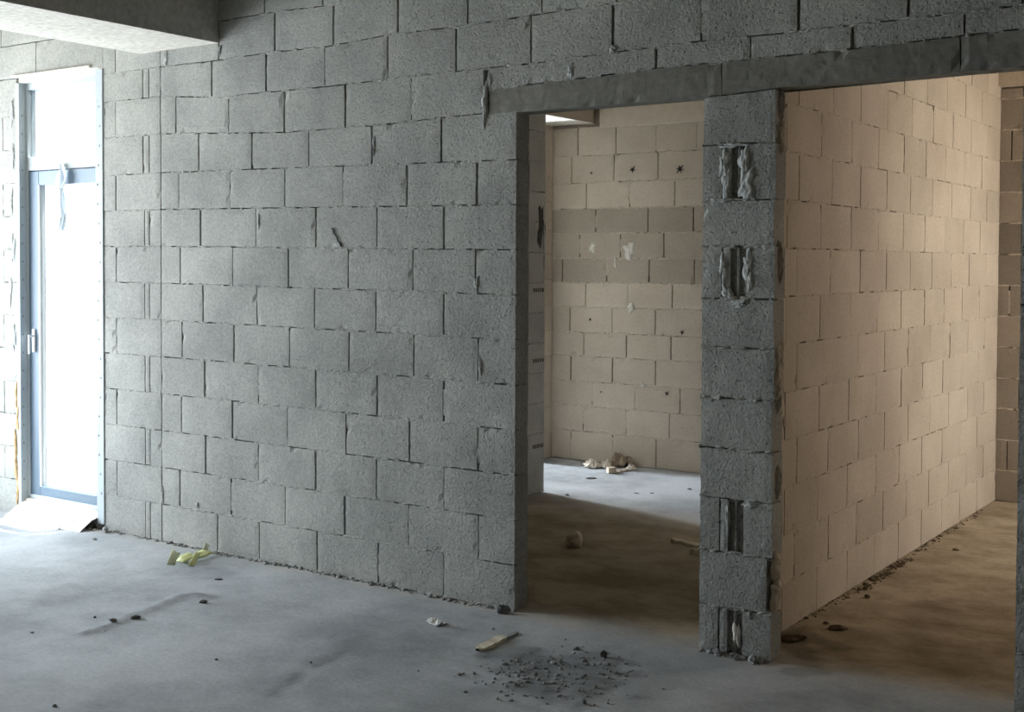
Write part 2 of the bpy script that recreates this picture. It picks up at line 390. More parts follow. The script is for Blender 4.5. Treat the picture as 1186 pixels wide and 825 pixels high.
# ------------------------------------------------------------------ middle room: back wall (Y = 8.2)
B = Wall((0, 8.2, 0), (1, 0, 0), (0, -1, 0), .2, 41, .03)
bx = {12: (669.5, 713.5, 760, 807), 11: (662, 711, 762), 10: (679, 729, 781.5), 9: (690, 750.4, 803), 8: (671.5, 718.6, 768.7), 7: (702.6, 751.7, 804),
      6: (678, 727, 778.5), 5: (660, 708.8, 758.8), 4: (676, 725.5, 777), 3: (661, 709, 759), 2: (686, 735.5, 787.6), 1: (675.5, 725, 775), 0: (661, 709.4, 759.7)}
by = [538, 504, 474, 445, 415, 387, 357, 328, 299.5, 270, 241, 210.4, 178.6, 144]
bz = [0] + [onY(720, by[i], 8.2).z for i in range(1, 14)]
for n in range(13):
    yy = (by[n] + by[n + 1]) / 2
    js = [onY(p, yy, 8.2).x for p in bx[n]]
    while js[-1] < -2.6: js.append(js[-1] + .4)
    if js[0] > -5.15: js.insert(0, js[0] - .4 if js[0] - .4 > -5.35 else -5.33)
    js = ([-5.55] if js[0] > -5.5 else []) + js + [-2.1]
    t = {12: 1, 11: 1, 10: 1.04, 9: .74, 8: .82, 7: .76, 6: 1.06}.get(n, 1.0)
    B.row(js, zc(bz[n]), zc(bz[n + 1]), t=t, tv=.05, closed=.4, wide=.0045)
    if n: B.strip(-5.5, -2.1, zc(bz[n]), h=.010, base=-.0005, amp=.003, pitp=.04)
B.backing(-5.55, -2.1, 0, 3.0)
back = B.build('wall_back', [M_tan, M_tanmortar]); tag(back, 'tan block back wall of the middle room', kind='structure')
def dabB(name, mat, px, py, w, h, d, seed, label=None):
    p = onY(px, py, 8.2); s = .2 / 30
    return blob(name, mat, (p.x, 8.199, p.z), (1, 0, 0), FY, w * s / 2, h * s / 2, d, back, seed, label)
dabB('plaster_dab', M_plaster, 685.5, 286.5, 11, 12, .012, 1, 'small white plaster dab')
dabB('plaster_dab', M_plaster, 728.5, 289, 14, 20, .014, 2, 'larger white plaster dab')
dabB('plaster_dab', M_plaster, 731, 356, 10, 11, .014, 3)
dabB('plaster_dab', M_plaster, 712.5, 304, 3, 12, .006, 4)
dabB('plaster_dab', M_plaster, 745, 446, 5, 5, .008, 5)
def star(px, py, r, k, seed):
    """holes knocked through a block face in a small star"""
    p = onY(px, py, 8.2); mb = MB(); rr = random.Random(seed); s = .2 / 30
    n = k * 2; c = len(mb.v); mb.v.append((p.x, 8.194, p.z))
    for i in range(n):
        a = 2 * PI * i / n + .3; q = r * s * (1 if i % 2 else .3) * rr.uniform(.7, 1.2)
        mb.v.append((p.x + q * math.cos(a), 8.1945, p.z + q * math.sin(a)))
    for i in range(n): mb.poly((c, c + 1 + (i + 1) % n, c + 1 + i))
    for i in range(n): mb.v.append((mb.v[c + 1 + i][0], 8.21, mb.v[c + 1 + i][2]))
    for i in range(n): j = (i + 1) % n; mb.poly((c + 1 + i, c + 1 + j, c + 1 + n + j, c + 1 + n + i))
    mb.build('chipped_hole', M_dark, back)
star(787.5, 196, 5.5, 6, 1); star(732.5, 196.5, 4, 5, 2); star(685, 200.5, 2, 4, 3); star(683.5, 370, 2.5, 4, 4); star(772.5, 456, 2.8, 4, 5); star(790, 385, 3, 5, 6)
star(696, 454, 1.3, 4, 7)

# left wall of the middle room, ends at the side passage
Lw = Wall((-4.54, 0, 0), (0, 1, 0), (1, 0, 0), .1, 51, .035)
for n in range(15):
    o = 4.9 + (.2 if n % 2 else 0)
    js = [4.58] + [o + .4 * k for k in range(6) if o + .4 * k < 6.8] + [6.93]
    Lw.row(js, zc(n * .2), zc(min(3, n * .2 + .2)), ends=(0, .1), tv=.03, t=1)
    if n: Lw.strip(4.58, 6.925, zc(n * .2), h=.006, base=.0005)
Lw.backing(4.58, 6.922, 0, 3.0)
lwall = Lw.build('wall_left', [M_block, M_mortar]); tag(lwall, 'grey block side wall behind the first opening', kind='structure')
# rows of core holes showing on broken block faces, and the dark broken patch
for py in (333, 415, 515):
    mb = MB(); z = (300 - py) / 1440 * 8.2 + 1.54
    for k in range(5):
        y = 6.79 + k * .027
        mb.box(-4.545, -4.536, y, y + .014, z - .012, z + .012)
    mb.build('core_holes', plain('core_hole', (.13, .12, .10), 1), lwall)
blob('broken_patch', plain('dark_broken_block', (.06, .058, .05), 1, bump=.8, bscale=50, var=.3), (-4.541, 6.885, 1.77), (0, 1, 0), (1, 0, 0), .05, .16, .006, lwall, 12, 'dark broken patch near the wall end', lob=.6)
blob('pale_mortar_edge', M_smear, (-4.54, 6.915, 1.67), (0, 1, 0), (1, 0, 0), .012, .17, .012, lwall, 5)

# passage walls and pier at the far left corner
Q = Wall((-5.3, 0, 0), (0, 1, 0), (1, 0, 0), .2, 61, .04)
for n in range(15):
    Q.row([7.9, 8.195], zc(n * .2), zc(min(3, n * .2 + .2)), ends=(.1, 0))
    if n: Q.strip(7.9, 8.19, zc(n * .2))
Q.backing(7.905, 8.19, 0, 3.0)
Q.mb.box(-7.5, -5.33, 7.905, 8.1, 0, 3.0)
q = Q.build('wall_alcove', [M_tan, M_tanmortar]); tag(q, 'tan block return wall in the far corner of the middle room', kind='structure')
pm = MB(); pm.box(-7.5, -4.575, 6.83, 6.925, 0, 3.0); pm.box(-7.6, -7.5, 6.83, 8.1, 2.35, 3.0); pm.box(-7.6, -7.5, 6.83, 7.45, 0, 2.35); pm.box(-7.6, -7.5, 7.86, 8.1, 0, 2.35)
tag(pm.build('wall_passage', M_block), 'grey wall of the side passage off the middle room', kind='structure')

# ------------------------------------------------------------------ lintels and beams
lm = MB()
xa, xb, xc, xd = X(566, 115), X(733, 100), X(836, 95), X(1112, 60)
lbot = interp([(xa, 2.187), (xc, 2.192), (KA, 2.203), (1.6, 2.225)])
def lintel(name, x0, x1, label, dz=0):
    w = Wall((0, YW, 0), (1, 0, 0), (0, -1, 0), .1, int(abs(x0) * 100) + 3, .03)
    w.face(x0, x1, lbot, lt, 0, .95, depth=.1, g=(.0005, .0005), gz=.001, d0=.001 + dz, rough=.003, jit=.002)
    return tag(w.build(name, [M_conc, M_mortar]), label, kind='structure')
lintel('lintel', xa, xc, 'grey cast concrete lintel over the first door opening')
lintel('lintel', xc + .0015, xd, 'grey cast concrete lintel over the second door opening', .002)
lintel('lintel', xd, 1.6, 'grey cast concrete lintel end at the right edge')
blob('lintel_mortar', M_smear, (xa - .02, YW, 2.24), (1, 0, 0), FY, .018, .09, .012, wall_front, 3, 'pale mortar fill at the lintel end')
def slab(name, x0, x1, y0, y1, z0, z1, mat, label, step=.25):
    mb = MB(); mb.box(x0, x1, y0, y1, z0, z1)
    o = mb.build(name, mat); tag(o, label, kind='structure')
    bv = o.modifiers.new('b', 'BEVEL'); bv.width = .008; bv.segments = 2
    return o
# beams: bounced light painted in as a paler soffit, sides kept darker
def beam(name, x0, x1, y0, y1, z0, z1, mside, label):
    mb = MB(); mb.box(x0, x1, y0, y1, z0, z1)
    mb.m[0] = 1
    return tag(mb.build(name, [mside, M_pale]), label, kind='structure')
beam('ceiling_beam', -5.594, -4.972, -7, YW, 2.672, 3.0, M_beam, 'deep concrete ceiling beam above the window, underside painted pale as if lit')
beam('ceiling_beam', -5.5, -4.93, 4.6, 8.2, 2.6, 3.0, M_tan, 'concrete beam crossing the ceiling of the middle room')
beam('ceiling_beam', -4.86, -2.1, 8.165, 8.2, 2.56, 3.0, plain('tan_render', (.62, .54, .45), .9, bump=.3, bscale=20, var=.05), 'concrete ring beam on top of the back wall')

# ------------------------------------------------------------------ ceiling, balcony, outer shell
mb = MB(); mb.box(-8.2, 6.2, -7.2, 4.575, 3.0, 3.2); mb.box(-4.7, 1.8, 4.575, 8.8, 3.0, 3.2); mb.box(-7.6, -4.7, 6.83, 8.8, 3.0, 3.2)
tag(mb.build('ceiling', M_ceil), 'bare concrete ceiling slab', kind='structure')
mb = MB()
mb.box(-8.2, -8.0, -7.2, 1.9, 0, 3.0); mb.box(-8.2, -8.0, 4.2, 4.575, 0, 3.0); mb.box(-8.2, -8.0, 1.9, 4.2, 2.45, 3.0); mb.box(-8.2, -8.0, 1.9, 4.2, 0, .1)
tag(mb.build('wall_west', M_block), 'block wall with a wide window opening', kind='structure')
mb = MB(); mb.box(-8.2, 6.2, -7.2, -7.0, 0, 3.0)
tag(mb.build('wall_rear', M_ceil), 'block wall behind the viewer', kind='structure')
mb = MB(); mb.box(6.0, 6.2, -7.0, 4.575, 0, 3.0); mb.box(1.6, 6.0, 4.475, 4.575, 0, 3.0)
mb.box(.1, .3, 4.575, 6.9, 0, 3.0); mb.box(.1, .3, 8.2, 8.6, 0, 3.0); mb.box(.1, .3, 6.9, 8.2, 2.5, 3.0); mb.box(.1, .3, 6.9, 8.2, 0, .5)
tag(mb.build('wall_east', M_tan), 'block wall with a window opening at the right', kind='structure')

# ------------------------------------------------------------------ floor
def floormat():
    m, nt, b = newmat('dusty_concrete_floor'); N = nt.nodes; L = nt.links
    b.inputs['Roughness'].default_value = .9; b.inputs['Specular IOR Level'].default_value = .15
    tc = N.new('ShaderNodeTexCoord'); sp = N.new('ShaderNodeSeparateXYZ'); L.new(tc.outputs['Object'], sp.inputs[0])
    def nz(scale, det=5, rough=.6, stretch=None):
        n = N.new('ShaderNodeTexNoise'); n.inputs['Scale'].default_value = scale; n.inputs['Detail'].default_value = det; n.inputs['Roughness'].default_value = rough
        if stretch:
            mp = N.new('ShaderNodeMapping'); mp.inputs['Scale'].default_value = stretch[:3]; mp.inputs['Rotation'].default_value = (0, 0, stretch[3])
            L.new(tc.outputs['Object'], mp.inputs[0]); L.new(mp.outputs[0], n.inputs['Vector'])
        else: L.new(tc.outputs['Object'], n.inputs['Vector'])
        return n
    def ramp(src, a, b_, ca, cb):
        r = N.new('ShaderNodeValToRGB'); r.color_ramp.elements[0].position = a; r.color_ramp.elements[1].position = b_
        r.color_ramp.elements[0].color = (*ca, 1); r.color_ramp.elements[1].color = (*cb, 1); L.new(src, r.inputs['Fac']); return r
    big = nz(1.1, 6, .65); streak = nz(1.2, 9, .72, (2.0, 2.9, 1, math.radians(-20))); fine = nz(45, 4, .7)
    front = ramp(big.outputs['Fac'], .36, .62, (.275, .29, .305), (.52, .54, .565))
    dirt = ramp(streak.outputs['Fac'], .38, .60, (.27, .22, .155), (.47, .395, .30))  # brown tone carries the warm shade of the rear rooms
    # warm shade behind the block wall, painted as brown dust with a wandering edge
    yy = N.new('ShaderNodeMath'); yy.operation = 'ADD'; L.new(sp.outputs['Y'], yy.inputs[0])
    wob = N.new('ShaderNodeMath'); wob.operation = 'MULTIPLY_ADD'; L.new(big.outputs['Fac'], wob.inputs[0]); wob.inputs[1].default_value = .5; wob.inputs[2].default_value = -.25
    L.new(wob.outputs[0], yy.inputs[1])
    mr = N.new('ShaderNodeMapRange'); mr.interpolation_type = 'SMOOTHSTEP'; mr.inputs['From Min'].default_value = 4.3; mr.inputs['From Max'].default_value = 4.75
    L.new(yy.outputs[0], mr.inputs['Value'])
    # far middle room back to grey: the pool of passage daylight painted in
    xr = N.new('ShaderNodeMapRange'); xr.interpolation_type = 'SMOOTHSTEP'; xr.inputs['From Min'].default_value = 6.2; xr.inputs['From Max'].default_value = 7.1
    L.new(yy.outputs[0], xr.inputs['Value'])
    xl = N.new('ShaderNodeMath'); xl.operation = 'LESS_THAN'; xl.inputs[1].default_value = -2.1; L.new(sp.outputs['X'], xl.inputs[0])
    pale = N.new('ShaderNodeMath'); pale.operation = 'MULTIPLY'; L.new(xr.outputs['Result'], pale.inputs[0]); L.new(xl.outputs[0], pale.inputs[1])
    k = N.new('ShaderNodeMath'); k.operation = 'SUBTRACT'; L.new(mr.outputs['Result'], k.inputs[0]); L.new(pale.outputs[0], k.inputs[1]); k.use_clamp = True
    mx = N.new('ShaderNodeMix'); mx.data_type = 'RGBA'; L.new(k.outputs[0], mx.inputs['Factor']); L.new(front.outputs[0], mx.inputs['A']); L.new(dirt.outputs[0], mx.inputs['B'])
    fr = N.new('ShaderNodeMapRange'); fr.inputs['From Min'].default_value = .3; fr.inputs['From Max'].default_value = .7; fr.inputs['To Min'].default_value = .9; fr.inputs['To Max'].default_value = 1.08
    L.new(fine.outputs['Fac'], fr.inputs['Value'])
    vm = N.new('ShaderNodeVectorMath'); vm.operation = 'SCALE'; L.new(mx.outputs['Result'], vm.inputs[0])
    at = N.new('ShaderNodeAttribute'); at.attribute_name = 'stain'; am = N.new('ShaderNodeMath'); am.operation = 'MULTIPLY'
    L.new(fr.outputs['Result'], am.inputs[0]); L.new(at.outputs['Fac'], am.inputs[1]); L.new(am.outputs[0], vm.inputs['Scale'])
    L.new(vm.outputs[0], b.inputs['Base Color'])
    bp = N.new('ShaderNodeBump'); bp.inputs['Strength'].default_value = .35; bp.inputs['Distance'].default_value = .006
    L.new(fine.outputs['Fac'], bp.inputs['Height']); L.new(bp.outputs['Normal'], b.inputs['Normal'])
    return m
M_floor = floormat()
def segd(x, y, a, b):
    ax, ay = a; bx_, by_ = b; dx, dy = bx_ - ax, by_ - ay
    t = max(0, min(1, ((x - ax) * dx + (y - ay) * dy) / (dx * dx + dy * dy)))
    return math.hypot(x - ax - dx * t, y - ay - dy * t)
ridge = [tuple(fl(*p)[:2]) for p in ((95, 735), (160, 711), (185, 702), (208, 691), (228, 689), (242, 692))]
scar = [tuple(fl(*p)[:2]) for p in ((318, 805), (345, 782), (372, 768), (410, 750))]
spill = [tuple(fl(*p)[:2]) for p in ((610, 765), (680, 775), (640, 800))]
def fz(x, y):
    z = .004 * noise.noise(Vector((x * 1.3, y * 1.3, 2))) + .0022 * noise.noise(Vector((x * 6, y * 6, 5)))
    d = min(segd(x, y, a, b) for a, b in zip(ridge, ridge[1:]))
    if d < .08: z += .016 * math.exp(-(d / .022) ** 2) * (.6 + .7 * noise.noise(Vector((x * 22, y * 22, 0))))
    d = min(segd(x, y, a, b) for a, b in zip(scar, scar[1:]))
    if d < .08: z -= .006 * math.exp(-(d / .02) ** 2) * (.6 + .8 * noise.noise(Vector((x * 22, y * 22, 1))))
    d = min(math.hypot(x - a, (y - b) * 1.6) for a, b in spill)
    if d < .45: z += (1 - d / .45) * .012 * max(0, .25 + noise.noise(Vector((x * 17, y * 17, 7)))) 
    k = min(1, max(0, min(x + 7.7, .1 - x, y - 1.8)) / .35)
    return z * k - .002
fb = MB()
nx, ny = 270, 300
fx0, fx1, fy0, fy1 = -7.7, 0.1, 1.8, 8.6
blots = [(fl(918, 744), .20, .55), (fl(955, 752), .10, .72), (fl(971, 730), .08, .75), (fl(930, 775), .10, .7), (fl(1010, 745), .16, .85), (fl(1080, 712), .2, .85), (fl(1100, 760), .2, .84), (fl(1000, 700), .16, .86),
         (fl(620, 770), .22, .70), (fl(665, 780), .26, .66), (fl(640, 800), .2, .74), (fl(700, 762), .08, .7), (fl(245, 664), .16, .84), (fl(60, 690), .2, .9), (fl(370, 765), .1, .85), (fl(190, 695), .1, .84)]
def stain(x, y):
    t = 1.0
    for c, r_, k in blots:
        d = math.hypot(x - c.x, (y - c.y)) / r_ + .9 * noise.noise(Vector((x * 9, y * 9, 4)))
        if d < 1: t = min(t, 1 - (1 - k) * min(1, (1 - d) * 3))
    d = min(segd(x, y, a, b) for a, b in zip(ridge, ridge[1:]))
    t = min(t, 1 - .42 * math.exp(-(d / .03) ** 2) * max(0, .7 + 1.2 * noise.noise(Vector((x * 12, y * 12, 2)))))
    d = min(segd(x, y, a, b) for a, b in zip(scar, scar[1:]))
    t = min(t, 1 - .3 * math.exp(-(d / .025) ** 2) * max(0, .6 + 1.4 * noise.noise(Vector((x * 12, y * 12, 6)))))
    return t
fxy = lambda i, j: (fx0 + (fx1 - fx0) * i / nx, fy0 + (fy1 - fy0) * j / ny)
for j in range(ny + 1):
    for i in range(nx + 1):
        x, y = fxy(i, j); e_ = min(1, max(0, min(x - fx0, fx1 - x, y - fy0)) / .3) if y < 4.5 else 1; fb.v.append((x, y, fz(x, y) - .008 * (1 - e_)))
for j in range(ny):
    for i in range(nx):
        x, y = fxy(i + .5, j + .5)
        if x < -4.6 and 4.62 < y < 6.88: continue          # outdoors
        a = j * (nx + 1) + i
        fb.poly((a, a + 1, a + nx + 2, a + nx + 1), 0, 1.0)
nfg = len(fb.f)
fb.box(-8.2, 6.2, -7.2, 4.62, -.2, -.0105); fb.box(-4.64, 6.2, 4.62, 8.8, -.2, -.012); fb.box(-7.6, -4.64, 6.83, 8.8, -.2, -.012)
floor = fb.build('floor', M_floor); tag(floor, 'dusty grey screed floor with warm shade painted brown behind the openings', kind='structure')
for p in floor.data.polygons: p.use_smooth = p.index < nfg
sa = floor.data.attributes.new('stain', 'FLOAT', 'POINT')
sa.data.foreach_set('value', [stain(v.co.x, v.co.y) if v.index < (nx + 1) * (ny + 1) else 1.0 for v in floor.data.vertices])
gm = MB(); gm.box(-40, 30, 8.9, 60, -.5, -.2); gm.box(-40, -8.25, -40, 8.9, -.5, -.2)
tag(gm.build('ground', plain('pale_outdoor_paving', (.75, .74, .72), .9, var=.05)), 'bright paving outside the window', kind='structure')

# ------------------------------------------------------------------ window
win = empty('window_1', (0, 0, 0)); tag(win, 'tall narrow sunlit door-height window with fixed light above', kind='structure')
M_frame = plain('grey_blue_frame', (.13, .19, .26), .45, spec=.5, var=.03)
M_bead = plain('white_bead', (.50, .55, .58), .6, var=.04)
M_gasket = plain('white_gasket', (.8, .82, .84), .5)
def glassmat():
    m = bpy.data.materials.new('window_glass'); m.use_nodes = True; nt = m.node_tree; nt.nodes.remove(nt.nodes['Principled BSDF'])
    o = nt.nodes['Material Output']; t = nt.nodes.new('ShaderNodeBsdfTransparent'); g = nt.nodes.new('ShaderNodeBsdfGlossy'); g.inputs['Roughness'].default_value = .02
    t.inputs['Color'].default_value = (.93, .96, .97, 1)
    mx = nt.nodes.new('ShaderNodeMixShader'); mx.inputs[0].default_value = .05
    nt.links.new(t.outputs[0], mx.inputs[1]); nt.links.new(g.outputs[0], mx.inputs[2]); nt.links.new(mx.outputs[0], o.inputs[0])
    return m
M_glass = glassmat()
def bxp(name, boxes, mat, parent, bev=.003, label=None):
    mb = MB()
    for b in boxes: mb.box(*b)
    o = mb.build(name, mat, parent)
    if bev:
        v = o.modifiers.new('b', 'BEVEL'); v.width = bev; v.segments = 2
    if label: o['label'] = label
    return o
y0, y1 = 4.515, 4.575
fo = bxp('window_frame', [(WL, WL + .022, y0, y1, .09, 2.62), (WR - .045, WR, y0, y1, .09, 2.62), (WL + .02, WR - .04, y0, y1, 2.56, 2.62), (WL + .02, WR - .04, y0, y1, 2.075, 2.155), (WL + .02, WR - .04, y0, y1, .09, .115)], M_bead, win, label='pale outer frame and transom')
sash = bxp('sash', [(WL + .022, WL + .12, y0 + .008, y1 - .005, .112, 2.07), (WR - .07, WR - .046, y0 + .008, y1 - .005, .112, 2.07), (WL + .12, WR - .07, y0 + .008, y1 - .005, 1.985, 2.07), (WL + .12, WR - .07, y0 + .008, y1 - .005, .112, .17)], M_frame, win, label='blue-grey sash')
bxp('gasket', [(WL + .12, WL + .130, y0 + .004, y1 - .02, .17, 1.985), (WL + .128, WL + .134, y0 + .02, y1 - .02, .17, 1.985)], M_gasket, sash, 0)
bxp('glass_pane', [(WL + .12, WR - .07, 4.54, 4.546, .17, 1.985)], M_glass, sash, 0)
bxp('glass_pane', [(WL + .022, WR - .045, 4.54, 4.546, 2.155, 2.56)], M_glass, win, 0)
bxp('handle', [(WL + .06, WL + .085, y0 - .004, y0 + .01, .98, 1.12), (WL + .066, WL + .08, y0 - .03, y0 - .004, 1.07, 1.085), (WL + .066, WL + .08, y0 - .036, y0 - .026, .97, 1.085)], M_gasket, sash, .003, 'small pale handle')
# perforated corner beads on both sides of the opening
for nm, xx, yy, ax in (('corner_bead', WL, None, 'y'), ('corner_bead', WR, None, 'x')):
    if ax == 'y': b = [(WL - .03, WL + .004, YW - .004, YW + .045, .03, 2.60)]
    else: b = [(WR - .002, WR + .062, YW - .006, YW + .03, .03, 2.62)]
    o = bxp(nm, b, M_bead, win, .002)
    hb = MB()
    z = .2
    while z < 2.5:
        if ax == 'x': hb.box(WR + .024 + .012 * math.sin(z * 9), WR + .032 + .012 * math.sin(z * 9), YW - .0075, YW, z, z + .012)
        else: hb.box(WL, WL + .0055, YW + .012, YW + .019, z, z + .012)
        z += .11
    hb.build('bead_holes', plain('bead_hole', (.25, .25, .25), .9), o)
M_film, ntf, bf = newmat('translucent_film'); bf.inputs['Base Color'].default_value = (.85, .88, .9, 1); bf.inputs['Roughness'].default_value = .4
_t = ntf.nodes.new('ShaderNodeBsdfTranslucent'); _t.inputs['Color'].default_value = (.9, .93, .95, 1); _m = ntf.nodes.new('ShaderNodeMixShader'); _m.inputs[0].default_value = .75
ntf.links.new(bf.outputs[0], _m.inputs[1]); ntf.links.new(_t.outputs[0], _m.inputs[2]); ntf.links.new(_m.outputs[0], ntf.nodes['Material Output'].inputs[0])
# torn protective film hanging from the transom
fm = MB(); rr = random.Random(3); rows = []
px = onY(74, 195, 4.512); zt_ = 2.075
for i, (w, z) in enumerate(((.006, 2.10), (.022, 2.07), (.045, 2.03), (.062, 1.985), (.030, 1.96), (.018, 1.93), (.014, 1.89), (.010, 1.84), (.008, 1.80), (.014, 1.76), (.006, 1.70))):
    rows.append([(px.x + w * (k / 4 - .5) * 1.6 + .01 * math.sin(i), 4.508 - .018 * math.sin(k * 1.6 + i * .7) - .008, z + rr.uniform(-.01, .01)) for k in range(5)])
fm.quadgrid(rows)
film = fm.build('torn_film', M_film, win, smooth=True); film['label'] = 'torn white film hanging from the transom'
sl = film.modifiers.new('s', 'SOLIDIFY'); sl.thickness = .002
# threshold under the window
sm = MB(); sm.box(WL - .01, WR + .01, YW + .02, 4.66, -.01, .09)
sm.quadgrid([[(WL + .002 + (WR - WL - .004) * i / 24, 4.52 - .17 * j / 8, max(-.004, .092 * (1 - j / 8) ** .8 + .014 * noise.noise(Vector((i * .5, j * .6, 3))) - .004)) for i in range(25)] for j in range(9)], flip=True)
tag(sm.build('window_sill', M_pale, win), 'rough pale concrete threshold')
# pale strip over the window (edge of lintel)
p0, p1 = onY(14, 90, YW), onY(105, 76, YW)
mb = MB(); mb.box(p0.x, p1.x, YW - .012, YW + .02, 2.632, 2.646)
mb.build('lintel_strip', M_plaster, wall_front)['label'] = 'thin pale strip over the window'
mb = MB(); mb.box(WL - .01, PL + .01, YW + .006, YW + .1, 2.60, 2.632); mb.build('lintel_soffit', M_pale, wall_front)
# orange foam filler left of the window
for i, (a, b) in enumerate(((440, 470), (468, 500), (495, 530), (528, 560), (556, 592))):
    p = onY(19 + 1.5 * math.sin(i * 2), (a + b) / 2, YW)
    blob('foam_filler', plain('orange_foam', (.62, .42, .22), .9, bump=.6, bscale=40, var=.15), (p.x + .005, YW, p.z), (1, 0, 0), FY, .016, (b - a) * .2 / 40 / 2, .012, wall_front, i + 3, 'orange expanding foam in the joint' if i == 0 else None)
for i in range(6):
    p = onY(14 + 3 * math.sin(i * 3), 130 + i * 52, YW)
    blob('joint_mortar', M_smear, (p.x, YW, p.z), (1, 0, 0), FY, .02, .09, .008, wall_front, i + 30)
# loose mortar blobs on the long wall
for px, py, w, h, sd in ((192, 68, 10, 18, 1), (255, 58, 5, 16, 2), (300, 257, 5, 20, 3), (433, 170, 4, 30, 4), (552, 330, 6, 22, 5), (556, 425, 6, 26, 6), (567, 92, 7, 22, 7), (188, 575, 5, 26, 8), (228, 585, 7, 7, 9), (661, 82, 8, 16, 10), (710, 57, 8, 8, 11), (391, 283, 12, 7, 12)):
    p = onY(px, py, YW); s = .2 / 50
    blob('mortar_blob', M_smear, (p.x, YW + .001, p.z), (1, 0, 0), FY, w * s / 2, h * s / 2, .009, wall_front, sd + 60)
# gouge
mb = MB(); a = onY(385, 264, YW); b = onY(396, 286, YW)
n = 8
mb.quadgrid([[(a.x + (b.x - a.x) * i / n - w + .004 * math.sin(i * 2), YW - .0025, a.z + (b.z - a.z) * i / n) for i in range(n + 1)] for w in (.004, -.004)], flip=True)
gg = mb.build('gouge', M_dark, wall_front); s_ = gg.modifiers.new('s', 'SOLIDIFY'); s_.thickness = .003

# ------------------------------------------------------------------ rubble
def rock(seed, sx, sy, sz, sub=2):
    """an angular stone as vertex/face lists"""
    import bmesh
    bm = bmesh.new(); bmesh.ops.create_icosphere(bm, subdivisions=sub, radius=1)
    for v in bm.verts:
        n_ = v.co.normalized(); k = 1 + .35 * noise.noise(n_ * 1.3 + Vector((seed * 5.1, 0, 0))) + .15 * noise.noise(n_ * 3.7 + Vector((0, seed * 3.3, 0)))
        q = v.co * k
        for a in range(3):    # knock flat facets
            pl = Vector((math.sin(seed * 2 + a * 2.1), math.cos(seed * 3 + a * 1.7), math.sin(seed + a) * .8)).normalized(); d = q.dot(pl)
            if d > .72: q -= pl * (d - .72)
        v.co = Vector((q.x * sx, q.y * sy, max(q.z, -.62) * sz))
    z0 = min(v.co.z for v in bm.verts)
    vs = [(v.co.x, v.co.y, v.co.z - z0) for v in bm.verts]; fs = [tuple(w.index for w in f.verts) for f in bm.faces]
    bm.free(); return vs, fs
def add_rock(name, px, py, w, dpt, h, mat, label, cat='stone', seed=1, rz=0, group=None, sub=2):
    if cat == 'stone' and w < .07: w *= .8; dpt *= .8; h *= .8
    if name == 'stone_chip' and w < .06: sub = 1
    mb = MB(); vs, fs = rock(seed, w / 2, dpt / 2, h / 1.5, sub); mb.v = vs
    for f_ in fs: mb.poly(f_)
    o = mb.build(name, mat); p = fl(px, py); o.location = (p.x, p.y, fz(p.x, p.y) - .0015); o.rotation_euler = (0, 0, rz)
    return tag(o, label, cat, group)
M_st = plain('dark_chip', (.15, .15, .155), .9, bump=.5, var=.25); M_st2 = plain('grey_chip', (.30, .30, .30), .9, bump=.5, var=.2)
M_stb = plain('brown_stone', (.66, .57, .46), .9, bump=.6, bscale=40, var=.15); M_stw = plain('pale_chip', (.62, .60, .56), .9, bump=.4, var=.1)
M_stdb = plain('dark_brown_clod', (.14, .105, .07), .95, bump=.6, var=.3)
A = math.atan2(r0.y, r0.x)
add_rock('stone_chip', 131, 721, .055, .03, .014, M_st, 'flat dark chip on the bare floor, left of the floor ridge', seed=1, rz=A)
add_rock('stone_chip', 157, 716.5, .055, .035, .022, M_st, 'dark chip lying at the left end of the floor ridge', seed=2, rz=A + .2)
add_rock('stone_chip', 235.5, 698.5, .05, .035, .02, M_st, 'dark chip just below the right end of the floor ridge', seed=3, rz=A)
add_rock('stone_chip', 253.5, 671.5, .065, .025, .012, M_st, 'thin dark chip between the yellow tape and the floor ridge', seed=4, rz=A)
add_rock('stone_chip', 109.5, 625, .04, .03, .018, M_st2, 'grey stone on the floor just right of the sunlit patch', seed=5)
add_rock('stone_chip', 122, 617, .06, .05, .05, M_st2, 'grey mortar lump at the foot of the wall beside the window', seed=6)
add_rock('stone_chip', 109.5, 715, .018, .018, .012, M_st, 'tiny dark pebble left of the flat dark chip', seed=7)
add_rock('stone_chip', 250.5, 764, .022, .016, .012, M_st, 'tiny dark pebble alone on the floor below the ridge', seed=8)
add_rock('stone_chip', 63, 817.5, .024, .02, .014, M_st, 'tiny dark pebble at the bottom left corner of the floor', seed=9)
add_rock('stone_chip', 37, 732.5, .03, .02, .010, M_st2, 'small grey pebble near the left edge of the floor', seed=10)
add_rock('stone_chip', 120, 730.5, .04, .02, .006, M_st2, 'faint flat grey chip under the flat dark chip', seed=11)
add_rock('stone_chip', 571.5, 728, .014, .014, .012, M_st, 'tiny dark pebble between the wood sliver and the first door jamb', seed=12)
add_rock('stone_chip', 549.5, 781, .015, .015, .010, M_st, 'tiny dark pebble below the wood sliver', seed=13)
add_rock('stone_chip', 484.5, 777, .012, .012, .008, M_st, 'tiny dark pebble on the floor below the white scrap', seed=14)
add_rock('stone_chip', 360, 767.5, .012, .012, .010, M_st, 'tiny dark pebble beside the shallow floor scratch', seed=15)
add_rock('stone_chip', 699, 762, .05, .04, .035, M_st, 'dark angular stone at the top right of the rough mortar patch', seed=16, rz=.8)
add_rock('stone_chip', 676, 767, .035, .03, .018, M_st2, 'grey stone left of the dark angular stone on the mortar patch', seed=17)
add_rock('stone_chip', 676.5, 815, .028, .022, .022, M_st, 'small dark stone at the bottom edge of the mortar patch', seed=18)
add_rock('stone_chip', 655, 741, .012, .012, .010, M_st, 'tiny dark pebble in front of the first door opening', seed=19)
